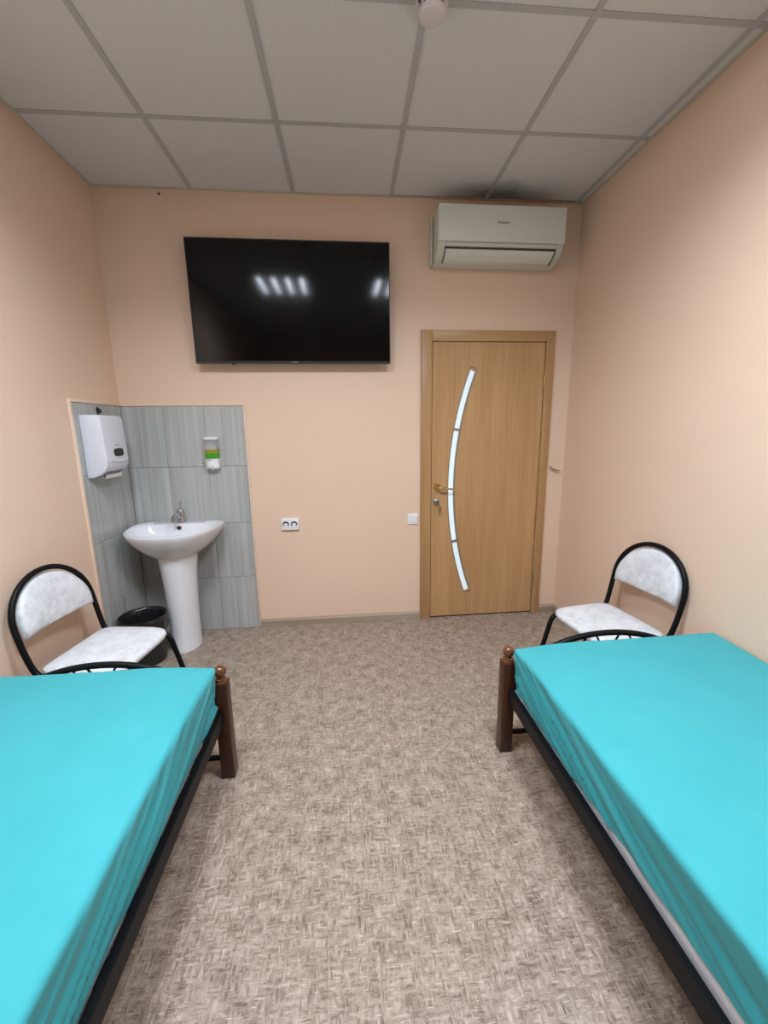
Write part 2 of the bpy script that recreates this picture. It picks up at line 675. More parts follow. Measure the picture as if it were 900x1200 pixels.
tm = {}
for r in range(4):
    ht = TZ[r + 1] - TZ[r]
    for (x0, x1) in ((.010, .262), (.262, .519), (.519, .775)):
        k = ('x', round(x1 - x0, 3))
        if k not in tm:
            tm[k] = tile_mesh(x1 - x0, .394, 'x')
        o = bpy.data.objects.new('tile', tm[k])
        C.objects.link(o)
        o.parent = wb
        o.location = ((x0 + x1) / 2, 0, TZ[r])
    for (y0, y1) in ((-.505, -.254), (-.254, -.009)):
        k = ('y', round(y1 - y0, 3))
        if k not in tm:
            tm[k] = tile_mesh(y1 - y0, .394, 'y')
        o = bpy.data.objects.new('tile', tm[k])
        C.objects.link(o)
        o.parent = wl
        o.location = (0, (y0 + y1) / 2, TZ[r])
obj('tile_trim', box(0, .013, -.5255, -.505, 0, 1.592, .003), MT['tiletrim'], wl)
obj('tile_trim', box(0, .012, -.505, -.012, 1.577, 1.592, .003), MT['tiletrim'], wl)
obj('tile_trim', box(.012, .786, -.012, 0, 1.577, 1.588, .003), MT['tiletrim'], wb)
obj('tile_trim', box(.775, .786, -.012, 0, 0, 1.577, .003), MT['tiletrim'], wb)
obj('nail_head', lathe([(.0005, -.006), (.006, -.006), (.006, 0)], .385, 2.80, 10, axis='y'), MT['blackpl'], wb)

# ------------------------------------------------------------------ door
d = thing('door_1', (2.43, 0, 0), 'honey wood door with a curved frosted glass strip in the far wall', 'door')
d['kind'] = 'structure'
CX0, CX1, CT = 1.964, 2.894, 2.052
LX0, LX1, LT = 2.043, 2.828, 1.978


def casing_v(x0, x1):
    return box(x0, x1, -.022, .0, 0, CT, .004)


obj('door_casing', casing_v(CX0, LX0 - .004), MT['casing'], d)
obj('door_casing', casing_v(LX1 + .004, CX1), MT['casing'], d)
obj('door_casing', box(LX0 - .0045, LX1 + .0045, -.0215, 0, LT + .004, CT - .0005, .004), MT['casingh'], d)
obj('door_jamb', box(2.021, 2.849, .052, .098, .001, 1.999), MT['gap'], d, smooth=0)
ARC_C, ARC_R = (2.186 + 2.365, .998), 2.365


def arc_strip(z0, z1, r0, r1, y0, y1, n=20):
    a = math.asin((z0 - ARC_C[1]) / ARC_R)
    c = math.asin((z1 - ARC_C[1]) / ARC_R)
    pts = []
    for k in range(n + 1):
        t = a + (c - a) * k / n
        pts.append((ARC_C[0] - r0 * math.cos(t), ARC_C[1] + r0 * math.sin(t)))
    for k in range(n, -1, -1):
        t = a + (c - a) * k / n
        pts.append((ARC_C[0] - r1 * math.cos(t), ARC_C[1] + r1 * math.sin(t)))
    b = bmesh.new()
    m = n + 1
    rows = [[b.verts.new((p[0], y, p[1])) for p in pts] for y in (y0, y1)]
    N = len(pts)
    for row in rows:
        for k in range(n):
            b.faces.new((row[k], row[k + 1], row[N - 2 - k], row[N - 1 - k]))
    for k in range(N):
        b.faces.new((rows[0][k], rows[0][(k + 1) % N], rows[1][(k + 1) % N], rows[1][k]))
    return b


# the leaf: built as two sides of the curved slot, so that the glass sits in a real opening
ZG0, ZG1 = .195, 1.815
RO, RI = ARC_R + .0275, ARC_R - .0275


def leaf():
    n = 28
    a = math.asin((ZG0 - ARC_C[1]) / ARC_R)
    c = math.asin((ZG1 - ARC_C[1]) / ARC_R)
    tt = [a + (c - a) * k / n for k in range(n + 1)]
    lft = [(ARC_C[0] - RO * math.cos(t), ARC_C[1] + RO * math.sin(t)) for t in tt]
    rgt = [(ARC_C[0] - RI * math.cos(t), ARC_C[1] + RI * math.sin(t)) for t in tt]
    b = bmesh.new()
    Y0, Y1 = -.012, .03
    vv = {}

    def V(p, y):
        k = (round(p[0], 6), y, round(p[1], 6))
        if k not in vv:
            vv[k] = b.verts.new((p[0], y, p[1]))
        return vv[k]
    quads = []
    for k in range(n):
        quads.append([(LX0, lft[k][1]), lft[k], lft[k + 1], (LX0, lft[k + 1][1])])
        quads.append([rgt[k], (LX1, rgt[k][1]), (LX1, rgt[k + 1][1]), rgt[k + 1]])
    for (l, r, zz) in ((lft[0], rgt[0], .012), (lft[-1], rgt[-1], LT)):
        quads.append([(LX0, zz), (LX1, zz), (LX1, r[1]), r, l, (LX0, l[1])])
    for q in quads:
        for y in (Y0, Y1):
            b.faces.new([V(p, y) for p in q])
    bmesh.ops.recalc_face_normals(b, faces=b.faces)
    bd = [e for e in b.edges if len(e.link_faces) == 1]
    fr = [e for e in bd if e.verts[0].co.y < 0]
    for e in fr:
        p, q = e.verts
        p2, q2 = V((p.co.x, p.co.z), Y1), V((q.co.x, q.co.z), Y1)
        try:
            b.faces.new((p, q, q2, p2))
        except ValueError:
            pass
    return b


leaf_o = obj('door_leaf', leaf(), MT['door'], d, smooth=0)
obj('glass_bead', arc_strip(ZG0, ZG1, RO - .0005, RO - .006, -.0145, .01), MT['bead'], leaf_o)
obj('glass_bead', arc_strip(ZG0, ZG1, RI + .0125, RI + .0005, -.0145, .01), MT['bead'], leaf_o)
ZB = [ZG0 + .012, .598, 1.402, ZG1 - .012]
for z0, z1 in zip(ZB, ZB[1:]):
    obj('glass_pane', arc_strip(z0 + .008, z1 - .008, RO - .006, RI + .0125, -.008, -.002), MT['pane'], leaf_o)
for k, z in enumerate(ZB):
    hgt = .008
    obj('glass_clip', arc_strip(z - hgt, z + hgt, RO - .005, RI + .011, -.016, .006, 3), MT['bead'] if k in (1, 2) else MT['casing'], leaf_o)
obj('threshold_gap', box(LX0 - .002, LX1 + .002, -.006, .05, .0005, .011), MT['gap'], d, smooth=0)
# lever handle, lock
hx, hz = 2.086, 1.0
h = obj('door_handle', lathe([(.001, -.024), (.016, -.024), (.023, -.018), (.026, -.0125)], hx, hz, 24, axis='y'), MT['brass'], d)
_p = round_path([(hx, -.02, hz), (hx, -.058, hz), (hx + .05, -.060, hz - .004), (hx + .118, -.055, hz - .014)], .016, 6)
obj('lever', tube(_p, .009, 12, radii=[.010 - .003 * k / (len(_p) - 1) for k in range(len(_p))]), MT['brass'], h)
lx, lz = 2.079, .895
lo = obj('lock_escutcheon', lathe([(.001, -.021), (.013, -.021), (.016, -.018), (.024, -.0165), (.026, -.0125)], lx, lz, 24, axis='y'), MT['nickel'], d)
obj('keyhole_barrel', lathe([(.001, -.027), (.0075, -.027), (.0075, -.0205)], lx, lz + .002, 16, axis='y'), MT['nickel'], lo)
for z0, z1 in ((1.675, 1.765), (.215, .32)):
    _b = lathe([(.001, z0), (.007, z0 + .001), (.007, z1 - .001), (.001, z1)], LX1 + .002, -.026, 12)
    obj('hinge', _b, MT['brass'] if z0 > 1 else MT['nickel'], d)

k_ = thing('key', (lx, -.027, lz), 'small metal key with a dark fob hanging from the door lock', 'key')
obj('key_blade', box(lx - .0015, lx + .0015, -.040, -.0275, lz - .004, lz + .006, .0005, 1), MT['key'], k_)
obj('key_bow', lathe([(.006, -.0405), (.0115, -.0405), (.0115, -.0375), (.006, -.0375), (.006, -.0405)], lx + .001, lz + .001, 16, axis='y', close=False), MT['key'], k_)
obj('key_ring', tube([(lx + .006 + .012 * math.cos(t), -.043, lz - .014 + .016 * math.sin(t)) for t in [2 * PI * i / 16 for i in range(17)]], .0012, 6), MT['key'], k_)
obj('key_fob', prism([(lx + .016, lz - .026), (lx + .027, lz - .026), (lx + .026, lz - .080), (lx + .018, lz - .080)], 'y', -.047, -.042, .001, 1), MT['wire'], k_)

# ------------------------------------------------------------------ television
TX0, TX1, TZ0, TZ1 = .530, 1.749, 1.830, 2.537
tv = thing('television', (1.14, -.055, 2.18), 'large black flat television mounted on the far wall', 'television')
TT = .015   # leans forward a little


def tvm(b):
    c = Vector((1.14, -.075, 2.18))
    bmesh.ops.transform(b, matrix=Matrix.Translation(c) @ Matrix.Rotation(TT, 4, 'X') @ Matrix.Translation(-c), verts=b.verts)
    return b


obj('back_shell', tvm(box(TX0 + .004, TX1 - .004, -.086, -.058, TZ0 + .004, TZ1 - .002, .004)), MT['bezel'], tv)
obj('electronics_box', tvm(box(.70, 1.58, -.060, -.028, TZ0 + .02, TZ0 + .42, .012)), MT['blackpl'], tv)
obj('wall_bracket', box(.86, 1.42, -.032, -.0005, 1.99, 2.33, .003), MT['black'], tv)
_b = tvm(box(TX0, TX0 + .006, -.092, -.070, TZ0, TZ1, .001, 1))
_b = join(_b, tvm(box(TX1 - .006, TX1, -.092, -.070, TZ0, TZ1, .001, 1)))
_b = join(_b, tvm(box(TX0 + .006, TX1 - .006, -.092, -.070, TZ1 - .007, TZ1, .001, 1)))
obj('bezel', _b, MT['bezel'], tv)
chin = obj('chin', tvm(box(TX0 + .006, TX1 - .006, -.093, -.070, TZ0, TZ0 + .016, .002, 1)), MT['bezel'], tv)
obj('logo', tvm(box(1.118, 1.156, -.0935, -.0925, TZ0 + .006, TZ0 + .011)), MT['greymark'], chin, smooth=0)
obj('sensor', tvm(box(.745, .775, -.090, -.075, TZ0 - .006, TZ0 + .002, .002, 1)), MT['blackpl'], chin)
obj('screen', tvm(box(TX0 + .006, TX1 - .006, -.090, -.084, TZ0 + .016, TZ1 - .007)), MT['screen'], tv, smooth=0)

# ------------------------------------------------------------------ air conditioner
AX0, AX1 = 2.032, 2.818
ac = thing('air_conditioner', (2.425, -.1, 2.42), 'white split air conditioner on the far wall above the door', 'air conditioner')
prof = [(-.0005, 2.422), (-.0005, 2.708), (-.165, 2.708), (-.185, 2.70), (-.190, 2.69), (-.190, 2.508), (-.187, 2.498),
        (-.176, 2.478), (-.158, 2.458), (-.132, 2.442), (-.098, 2.430), (-.055, 2.422)]
obj('housing', prism(prof, 'x', AX0, AX1, .004, 2), MT['accream'], ac, smooth=40)
fp = obj('front_panel', box(AX0 - .002, AX1 + .002, -.204, -.1905, 2.512, 2.712, .005, 3), MT['acwhite'], ac)
IX0, IX1 = 2.078, 2.768
obj('intake_bar', prism([(-.192, 2.509), (-.196, 2.506), (-.193, 2.490), (-.187, 2.487), (-.183, 2.500)], 'x', IX0, IX1), MT['accream'], ac)
obj('outlet_slot', prism([(-.1885, 2.4865), (-.1895, 2.4855), (-.1865, 2.4765), (-.180, 2.478)], 'x', IX0 - .004, IX1 + .004), MT['slot'], ac, smooth=0)
lp = [(-.183, 2.4755), (-.171, 2.4615), (-.152, 2.446), (-.128, 2.4335), (-.098, 2.424)]
li = [(y + .004, z + .005) for y, z in lp]
obj('louver', prism(lp + li[::-1], 'x', IX0 + .004, IX1 - .004, .001, 1), MT['acwhite'], ac)
for x in (IX0 - .002, IX1 + .001):
    obj('louver_gap', prism([(y - .0006, z - .001) for y, z in lp] + li[::-1], 'x', x, x + .003), MT['slot'], ac, smooth=0)
obj('indicator', ball((AX1 - .028, -.176, 2.474), .004), MT['white'], ac)
Rx = Matrix.Rotation(PI / 2, 4, 'X')
obj('lettering', text_bm('Panasonic', .0175, .0006, Matrix.Translation((2.428, -.2045, 2.618)) @ Rx), MT['slot'], fp, smooth=0)
obj('pipe_cover', box(AX0 - .016, AX0 - .003, -.05, -.0005, 2.43, 2.70, .003), MT['accream'], ac)

# ------------------------------------------------------------------ smoke detector
sx, sy = 1.775, -1.212
sd = thing('smoke_detector', (sx, sy, H - .004), 'round white smoke detector on the ceiling runner', 'smoke detector')
obj('base', lathe([(.001, H - .004), (.055, H - .004), (.055, H - .016), (.050, H - .019), (.001, H - .019)], sx, sy, 36), MT['detector'], sd)
obj('slot_ring', lathe([(.040, H - .019), (.042, H - .030), (.001, H - .030)], sx, sy, 36), MT['slot'], sd)
obj('cap', lathe([(.001, H - .030), (.046, H - .030), (.046, H - .037), (.040, H - .047), (.028, H - .051), (.001, H - .052)], sx, sy, 36), MT['detector'], sd)
for k in range(10):
    t = 2 * PI * k / 10
    b_ = box(-.0015, .0015, -.003, .003, H - .031, H - .018)
    bmesh.ops.transform(b_, matrix=Matrix.Translation((sx + .044 * math.cos(t), sy + .044 * math.sin(t), 0)) @ Matrix.Rotation(t, 4, 'Z'), verts=b_.verts)
    obj('rib', b_, MT['detector'], sd, smooth=0)
obj('indicator_light', ball((sx - .047, sy - .020, H - .021), .004), MT['blackpl'], sd)

# ------------------------------------------------------------------ washbasin
SXC, SZ = .330, .818
wbn = thing('washbasin', (SXC, -.2, 0), 'white pedestal washbasin in the grey tiled corner', 'washbasin')


def basin_ring(a, dep, yb, z, n=64, ex=.68, ey=.85, xc=SXC):
    """closed outline: straight back edge at yb, rounded front reaching yb-dep"""
    pts = []
    for k in range(n):
        t = PI * k / (n - 1)
        c, s = math.cos(t), math.sin(t)
        pts.append((xc + a * (1 if c >= 0 else -1) * abs(c) ** ex, yb - .07 - (dep - .07) * s ** ey, z))
    m = 14
    for k in range(1, m):
        f = k / m
        pts.append((xc - a + 2 * a * f, yb - .07 * (abs(2 * f - 1) ** 6), z))
    return pts


def loft(rings, bm=None, cap0=True, cap1=True):
    b = bmesh.new()
    R = [[b.verts.new(p) for p in r] for r in rings]
    n = len(R[0])
    for p, q in zip(R, R[1:]):
        for k in range(n):
            b.faces.new((p[k], p[(k + 1) % n], q[(k + 1) % n], q[k]))
    if cap0:
        b.faces.new(R[0])
    if cap1:
        b.faces.new(R[-1])
    return join(bm, b)


YB = -.0105
outer = []
for f, z in ((.36, .625), (.44, .632), (.58, .655), (.74, .695), (.87, .738), (.96, .778), (.995, .80), (1.0, .81), (.995, .8165)):
    outer.append(basin_ring(.283 * f, .462 * (1 - (1 - f) * .62), YB, z))
inner = []
for a, dp, yb, z in ((.274, .447, YB - .004, SZ), (.262, .335, YB - .103, SZ - .001), (.256, .325, YB - .108, SZ - .008), (.238, .300, YB - .115, SZ - .035),
                     (.205, .262, YB - .128, SZ - .075), (.155, .205, YB - .150, SZ - .108), (.09, .13, YB - .180, SZ - .125), (.03, .05, YB - .220, SZ - .13)):
    inner.append(basin_ring(a, dp, yb, z))
basin = obj('basin', loft(outer + inner), MT['ceramic'], wbn, smooth=50)
obj('overflow_hole', lathe([(.001, -.1235), (.0125, -.1235), (.0125, -.1295)], SXC + .003, SZ - .026, 18, axis='y'), MT['hole'], basin)
obj('overflow_ring', lathe([(.0125, -.1240), (.0125, -.1300), (.016, -.1290), (.016, -.1240), (.0125, -.1240)], SXC + .003, SZ - .026, 20, axis='y', close=False), MT['chrome'], basin)
obj('drain', lathe([(.001, SZ - .127), (.022, SZ - .127), (.026, SZ - .130)], SXC, -.265, 20), MT['chrome'], basin)


def ped_ring(a, b0, yc, z, n=40):
    pts = []
    for k in range(n):
        t = 2 * PI * k / n
        s = math.sin(t)
        pts.append((SXC + .006 + a * math.cos(t), max(yc + b0 * s, yc - b0) if s < 0 else yc + min(b0 * s, .07), z))
    return pts


ped = []
for z, a, b0 in ((0, .090, .125), (.01, .090, .125), (.03, .088, .122), (.2, .089, .118), (.4, .096, .120), (.52, .104, .124), (.60, .114, .130), (.66, .120, .134)):
    ped.append(ped_ring(a, b0, -.205, z))
obj('pedestal', loft(ped), MT['ceramic'], wbn, smooth=50)

# mixer tap
FX, FY = SXC + .003, -.075
tp = thing('tap', (FX, FY, SZ - .001), 'small chrome mixer tap on the washbasin', 'tap')
obj('tap_body', lathe([(.001, SZ - .001), (.023, SZ - .001), (.023, SZ + .005), (.020, SZ + .010), (.020, SZ + .045), (.0245, SZ + .050), (.0245, SZ + .072), (.018, SZ + .086), (.001, SZ + .085)], FX, FY, 20), MT['chrome'], tp)
_p = smooth_path([(FX, FY - .010, SZ + .035), (FX - .004, FY - .045, SZ + .050), (FX - .008, FY - .085, SZ + .055), (FX - .010, FY - .115, SZ + .044)], 6)
sp_ = obj('spout', tube(_p, .011, 12, radii=[.0155 - .002 * i / (len(_p) - 1) for i in range(len(_p))]), MT['chrome'], tp)
obj('aerator', lathe([(.001, SZ + .028), (.0105, SZ + .028), (.0105, SZ + .046), (.001, SZ + .046)], FX - .010, FY - .113, 14), MT['nickel'], sp_)
_p = smooth_path([(FX, FY, SZ + .082), (FX + .004, FY - .004, SZ + .105), (FX + .008, FY - .012, SZ + .135)], 5)
lv_ = obj('lever', tube(_p, .0065, 10), MT['chrome'], tp)
obj('lever_tip', ball((FX + .008, FY - .012, SZ + .139), .0095), MT['chrome'], lv_)
obj('pop_up_rod', tube([(FX, FY + .024, SZ + .0), (FX, FY + .024, SZ + .04)], .0025, 8), MT['chrome'], tp)

# ------------------------------------------------------------------ soap dispenser
X0, X1 = .518, .602
so = thing('soap_dispenser', (.56, -.01, 1.165), 'clear wall soap dispenser with green liquid above the washbasin', 'soap dispenser')


def bow(z, x0=X0, x1=X1, d0=.055, n=14, back=-.0095):
    """plan outline of the dispenser: flat at the wall, bowed front"""
    pts = [(x0, back, z), (x1, back, z)]
    for k in range(n + 1):
        t = PI * k / n
        pts.append(((x0 + x1) / 2 + (x1 - x0) / 2 * math.cos(t), back - d0 * .55 - d0 * .45 * math.sin(t), z))
    return pts


obj('back_plate', loft([bow(1.167, X0 + .004, X1 - .004, .008), bow(1.374, X0 + .004, X1 - .004, .008)]), MT['white'], so)
tank = obj('tank', loft([bow(1.2945, X0, X1, .056, back=-.0180), bow(1.362, X0, X1, .056, back=-.0180)], cap1=True), MT['clear'], so)
obj('soap', loft([bow(1.2372, X0, X1, .056, back=-.0180), bow(1.272, X0, X1, .056, back=-.0180)]), MT['soap'], tank)
obj('soap_layer', loft([bow(1.2722, X0, X1, .056, back=-.0180), bow(1.294, X0, X1, .056, back=-.0180)]), MT['soapyel'], tank)
obj('soap_foam', loft([bow(1.2952, X0 + .024, X1 - .022, .04, back=-.0205), bow(1.313, X0 + .028, X1 - .026, .038, back=-.0205)]), MT['foam'], tank)
obj('lid', loft([bow(1.362, X0 - .004, X1 + .002, .062), bow(1.372, X0 - .003, X1 + .001, .060), bow(1.378, X0 + .008, X1 - .008, .046)]), MT['white'], so)
bs = obj('pump_housing', loft([bow(1.167, X0 + .004, X1 - .004, .052), bow(1.175, X0, X1, .06), bow(1.237, X0, X1, .06)]), MT['white'], so)
obj('push_button', lathe([(.001, -.0775), (.012, -.0775), (.0165, -.073), (.0175, -.064)], .556, 1.193, 22, axis='y'), MT['white'], bs)
obj('printed_mark', box(.538, .562, -.0700, -.0675, 1.2235, 1.2275), MT['greymark'], bs, smooth=0)
obj('nozzle', lathe([(.001, 1.158), (.006, 1.158), (.008, 1.168)], .56, -.045, 12), MT['white'], bs)
obj('screw_plug', ball((.487, -.0095, 1.204), .004, sc=(1, .5, 1)), MT['hole'], wb)
obj('screw_plug', ball((.466, -.0095, 1.192), .005, sc=(1, .4, 1)), MT['white'], wb)

# ------------------------------------------------------------------ paper towel dispenser on the left wall
PY0, PY1, PZ0, PZ1 = -.463, -.228, 1.166, 1.510
pt = thing('towel_dispenser', (.01, (PY0 + PY1) / 2, PZ0), 'white paper towel dispenser with a dark window on the tiled left wall', 'towel dispenser')
sprof = [(.0095, PZ0), (.0095, PZ1), (.098, PZ1), (.112, PZ1 - .006), (.118, PZ1 - .02), (.126, PZ0 + .10), (.122, PZ0 + .062), (.108, PZ0 + .036), (.07, PZ0 + .010), (.04, PZ0)]
cov = obj('cover', prism(sprof, 'y', PY0, PY1, .006, 3), MT['lilac'], pt, smooth=40)


def front_x(z):
    return .118 + (.126 - .118) * (PZ1 - .02 - z) / (PZ1 - .02 - PZ0 - .10)


wz, wy = 1.302, -.330
pts = []
for k in range(24):
    t = 2 * PI * k / 24
    c, s = math.cos(t), math.sin(t)
    pts.append((wy + .052 * (1 if c > 0 else -1) * abs(c) ** .55, wz + .023 * (1 if s > 0 else -1) * abs(s) ** .7))
obj('window', prism(pts, 'x', front_x(wz) - .003, front_x(wz) + .0016), MT['blackpl'], cov)
obj('printed_mark', box(front_x(1.344) - .001, front_x(1.344) + .0008, wy - .022, wy + .014, 1.341, 1.346), MT['greymark'], cov, smooth=0)
_p = [(.1275 - .0012 * abs(k) / 8, wy - .005 + .0115 * k, 1.252 + .00016 * k * k) for k in range(-8, 9)]
obj('smile_ridge', tube(_p, .0032, 8), MT['white'], cov)
obj('outlet', prism([(.045, PZ0 + .0005), (.066, PZ0 + .006), (.104, PZ0 + .031), (.10, PZ0 + .034), (.04, PZ0 + .004)], 'y', PY0 + .03, PY1 - .03), MT['greymark'], pt, smooth=0)
_b = prism([(.062, PZ0 + .004), (.066, PZ0 - .006), (.082, PZ0 - .009), (.086, PZ0 + .014), (.084, PZ0 + .014), (.080, PZ0 - .006), (.068, PZ0 - .003), (.065, PZ0 + .006)], 'y', PY0 + .045, PY1 - .02)
obj('paper_towel', _b, MT['paper'], pt, smooth=0)
hk = thing('hook', (.01, -.274, 1.535), 'small black hook on the tiles above the towel dispenser', 'hook')
obj('plate', prism([(-.281, 1.515), (-.267, 1.515), (-.260, 1.545), (-.264, 1.557), (-.274, 1.563), (-.284, 1.557), (-.288, 1.545)], 'x', .0095, .0145, .001, 1), MT['blackpl'], hk)
obj('prong', tube(smooth_path([(.013, -.274, 1.550), (.022, -.274, 1.546), (.026, -.274, 1.536), (.024, -.274, 1.526)], 5), .0065, 10), MT['blackpl'], hk)

# ------------------------------------------------------------------ waste bin with liner
BX, BY, BR, BH = .157, -.378, .131, .300
wbin = thing('waste_bin', (BX, BY, 0), 'round black waste bin with a bag beside the washbasin', 'bin')
obj('shell', lathe([(.001, 0), (.102, 0), (.106, .004), (BR - .006, BH - .006), (BR - .010, BH - .006), (.100, .008), (.001, .008)], BX, BY, 40), MT['blackpl'], wbin)
random.seed(5)
rg = []
for (r, z, am) in ((BR - .018, .03, .002), (BR - .022, BH * .5, .010), (BR - .020, BH * .75, .012), (BR - .012, BH - .012, .005), (BR - .006, BH + .001, .002), (BR - .001, BH + .003, .002),
                   (BR + .003, BH - .002, .002), (BR + .0035, BH - .03, .006), (BR + .003, BH - .065, .011), (BR + .002, BH - .085, .013)):
    ring = []
    for k in range(90):
        t = 2 * PI * k / 90
        dr = am * (noise.noise(Vector((math.cos(t) * 7, math.sin(t) * 7, z * 8))) + .6 * noise.noise(Vector((math.cos(t) * 17, math.sin(t) * 17, z * 14 + 3))))
        if r < BR - .005:
            rr = min(r + dr, .098 + (BR - .112) * z / BH) if z < BH * .95 else r + dr
        else:
            rr = r + abs(dr) + .001
        zz = z + (.008 * noise.noise(Vector((t * 3, 1, 0))) if z < BH - .06 and r > BR else 0)
        ring.append((BX + rr * math.cos(t), BY + rr * math.sin(t), zz))
    rg.append(ring)
obj('liner_bag', loft(rg, cap0=True, cap1=False), MT['foil'], wbin, smooth=60)
obj('rim', tube([(BX + (BR + .001) * math.cos(2 * PI * k / 48), BY + (BR + .001) * math.sin(2 * PI * k / 48), BH + .002) for k in range(49)], .0038, 8, cap=False), MT['foil'], wbin)

# ------------------------------------------------------------------ sockets, switch, wire
sk = thing('wall_socket', (1.037, 0, .765), 'white double wall socket on the far wall below the television', 'socket')
obj('faceplate', box(.976, 1.098, -.019, -.0003, .723, .808, .005, 3), MT['socket'], sk)
for x in (1.008, 1.066):
    cup = obj('cup', lathe([(.0225, -.0195), (.021, -.0195), (.019, -.0192), (.001, -.0192)], x, .765, 28, axis='y', close=False), MT['hole'], sk)
    obj('insert', lathe([(.001, -.0198), (.0165, -.0198), (.0165, -.0193)], x, .759, 24, axis='y'), MT['socket'], cup)
    for s in (-.0095, .0095):
        obj('pin_hole', lathe([(.001, -.0202), (.0028, -.0202), (.0028, -.0197)], x + s, .761, 10, axis='y'), MT['hole'], cup)
sw = thing('light_switch', (1.909, 0, .772), 'white square light switch beside the door frame', 'light switch')
obj('faceplate', box(1.871, 1.947, -.010, -.0003, .733, .812, .004, 3), MT['socket'], sw)
obj('rocker', prism([(-.0098, .748), (-.0098, .798), (-.0145, .798), (-.0120, .748)], 'x', 1.885, 1.933, .001, 1), MT['white'], sw)
wi = thing('loose_wire', (2.962, 0, 1.11), 'loose grey wire poking from the wall right of the door', 'wire')
obj('strand', tube(smooth_path([(2.923, .001, 1.117), (2.935, -.015, 1.108), (2.965, -.024, 1.101), (2.992, -.018, 1.100)], 6), .0028, 8), MT['wire'], wi)
obj('strand', tube(smooth_path([(2.921, .001, 1.131), (2.930, -.012, 1.122), (2.950, -.020, 1.110), (2.965, -.026, 1.106)], 6), .0022, 8), MT['wire'], wi)

# ------------------------------------------------------------------ chairs
TR = .0125


def make_chair(loc, rz, label):
    """frame: one bent tube per chair (front legs, seat rails and back arch) and a rear leg bow; faces local +x"""
    t = thing('chair', loc, label, 'chair', 'white chairs with black tube frames', rz)
    hw = .212
    # back arch, from seat level on one side over the top to the other
    side = []
    pts = []
    zs = .40

    def back_x(z):
        return -.205 - (z - zs) * .20
    n = 22
    arch = []
    z_spring, zt = .615, .815
    for k in range(n + 1):
        a = PI * k / n
        y = hw * math.cos(a)
        z = z_spring + (zt - z_spring) * math.sin(a)
        arch.append((back_x(z), y, z))
    low = [(back_x(.50), hw - .002, .50)]
    pth = round_path([(-.05, hw - .012, zs), (-.196, hw - .010, zs), low[0], arch[0]], .06, 7)
    pth2 = round_path([(-.05, -(hw - .012), zs), (-.196, -(hw - .010), zs), (back_x(.50), -(hw - .002), .50), arch[-1]], .06, 7)
    obj('back_frame', tube(pth + [Vector(p) for p in arch[1:-1]] + pth2[::-1], TR, 12), MT['black'], t, False)
    for s in (1, -1):
        p = round_path([(-.05, s * (hw - .012), zs), (.145, s * (hw - .016), zs), (.235, s * (hw + .004), .012)], .045, 8)
        lg = obj('leg', tube(p, TR, 12), MT['black'], t, False)
        obj('foot_cap', lathe([(.001, 0), (.014, 0), (.014, .022), (.0118, .028)], .2365, s * (hw + .0045), 14), MT['blackpl'], lg, False)
        p = round_path([(.06, s * (hw - .034), zs - .018), (-.02, s * (hw - .034), zs - .022), (-.24, s * (hw - .02), .012)], .05, 8)
        lg = obj('leg', tube(p, TR, 12), MT['black'], t, False)
        obj('foot_cap', lathe([(.001, 0), (.014, 0), (.014, .022), (.0118, .028)], -.2415, s * (hw - .02), 14), MT['blackpl'], lg, False)
    for x in (.10, -.10):
        obj('cross_bar', tube([(x, -hw + .02, zs - .004), (x, hw - .02, zs - .004)], .009, 10), MT['black'], t, False)

    # seat pad: rounded plan, slightly crowned
    def seat_plan(grow, z):
        a, bb = .178 + grow, .203 + grow
        o = []
        for k in range(64):
            th = 2 * PI * k / 64
            c, s = math.cos(th), math.sin(th)
            e = .32 if c > 0 else .22
            xx = a * (1 if c > 0 else -1) * abs(c) ** e
            yy = bb * (1 if s > 0 else -1) * abs(s) ** e * (1 - .05 * (1 if c < 0 else 0) * abs(c))
            o.append((-.022 + xx, yy, z + (-.010 * max(0, xx / a) ** 4)))
        return o
    rings = [seat_plan(-.02, zs + .006), seat_plan(-.003, zs + .010), seat_plan(.002, zs + .020), seat_plan(.0, zs + .032), seat_plan(-.010, zs + .0385), seat_plan(-.03, zs + .042), seat_plan(-.09, zs + .044)]
    st = obj('seat', loft(rings), MT['leather'], t, False, 50)
    obj('seat_board', loft([seat_plan(-.025, zs - .002), seat_plan(-.018, zs + .006)]), MT['blackpl'], st, False, 50)

    # back pad: flat bottom, arched top, inside the tube arch
    def pad(grow, off):
        o = []
        zb = .572 - grow
        hwp = hw - .022 + grow
        ztp = zt - .020 + grow
        zsp = z_spring + .004
        m = 30
        for k in range(m + 1):
            a = PI * k / m
            y = hwp * math.cos(a)
            z = zsp + (ztp - zsp) * math.sin(a)
            o.append((back_x(z) + off - .022 * (1 - (y / hwp) ** 2), y, z))
        for k in range(9):
            y = -hwp * .985 + 2 * hwp * .985 * k / 8
            o.append((back_x(zb) + off - .022 * (1 - (y / hwp) ** 2), y, zb))
        return o
    obj('backrest', loft([pad(-.012, -.006), pad(-.001, -.003), pad(.0, .012), pad(-.004, .021), pad(-.016, .026), pad(-.05, .029)]), MT['leather'], t, False, 50)
    return t


make_chair((.337, -1.018, 0), -.15, 'white leatherette chair with black tube frame beside the waste bin')
make_chair((2.718, -1.045, 0), PI + .13, 'white leatherette chair with black tube frame near the door')


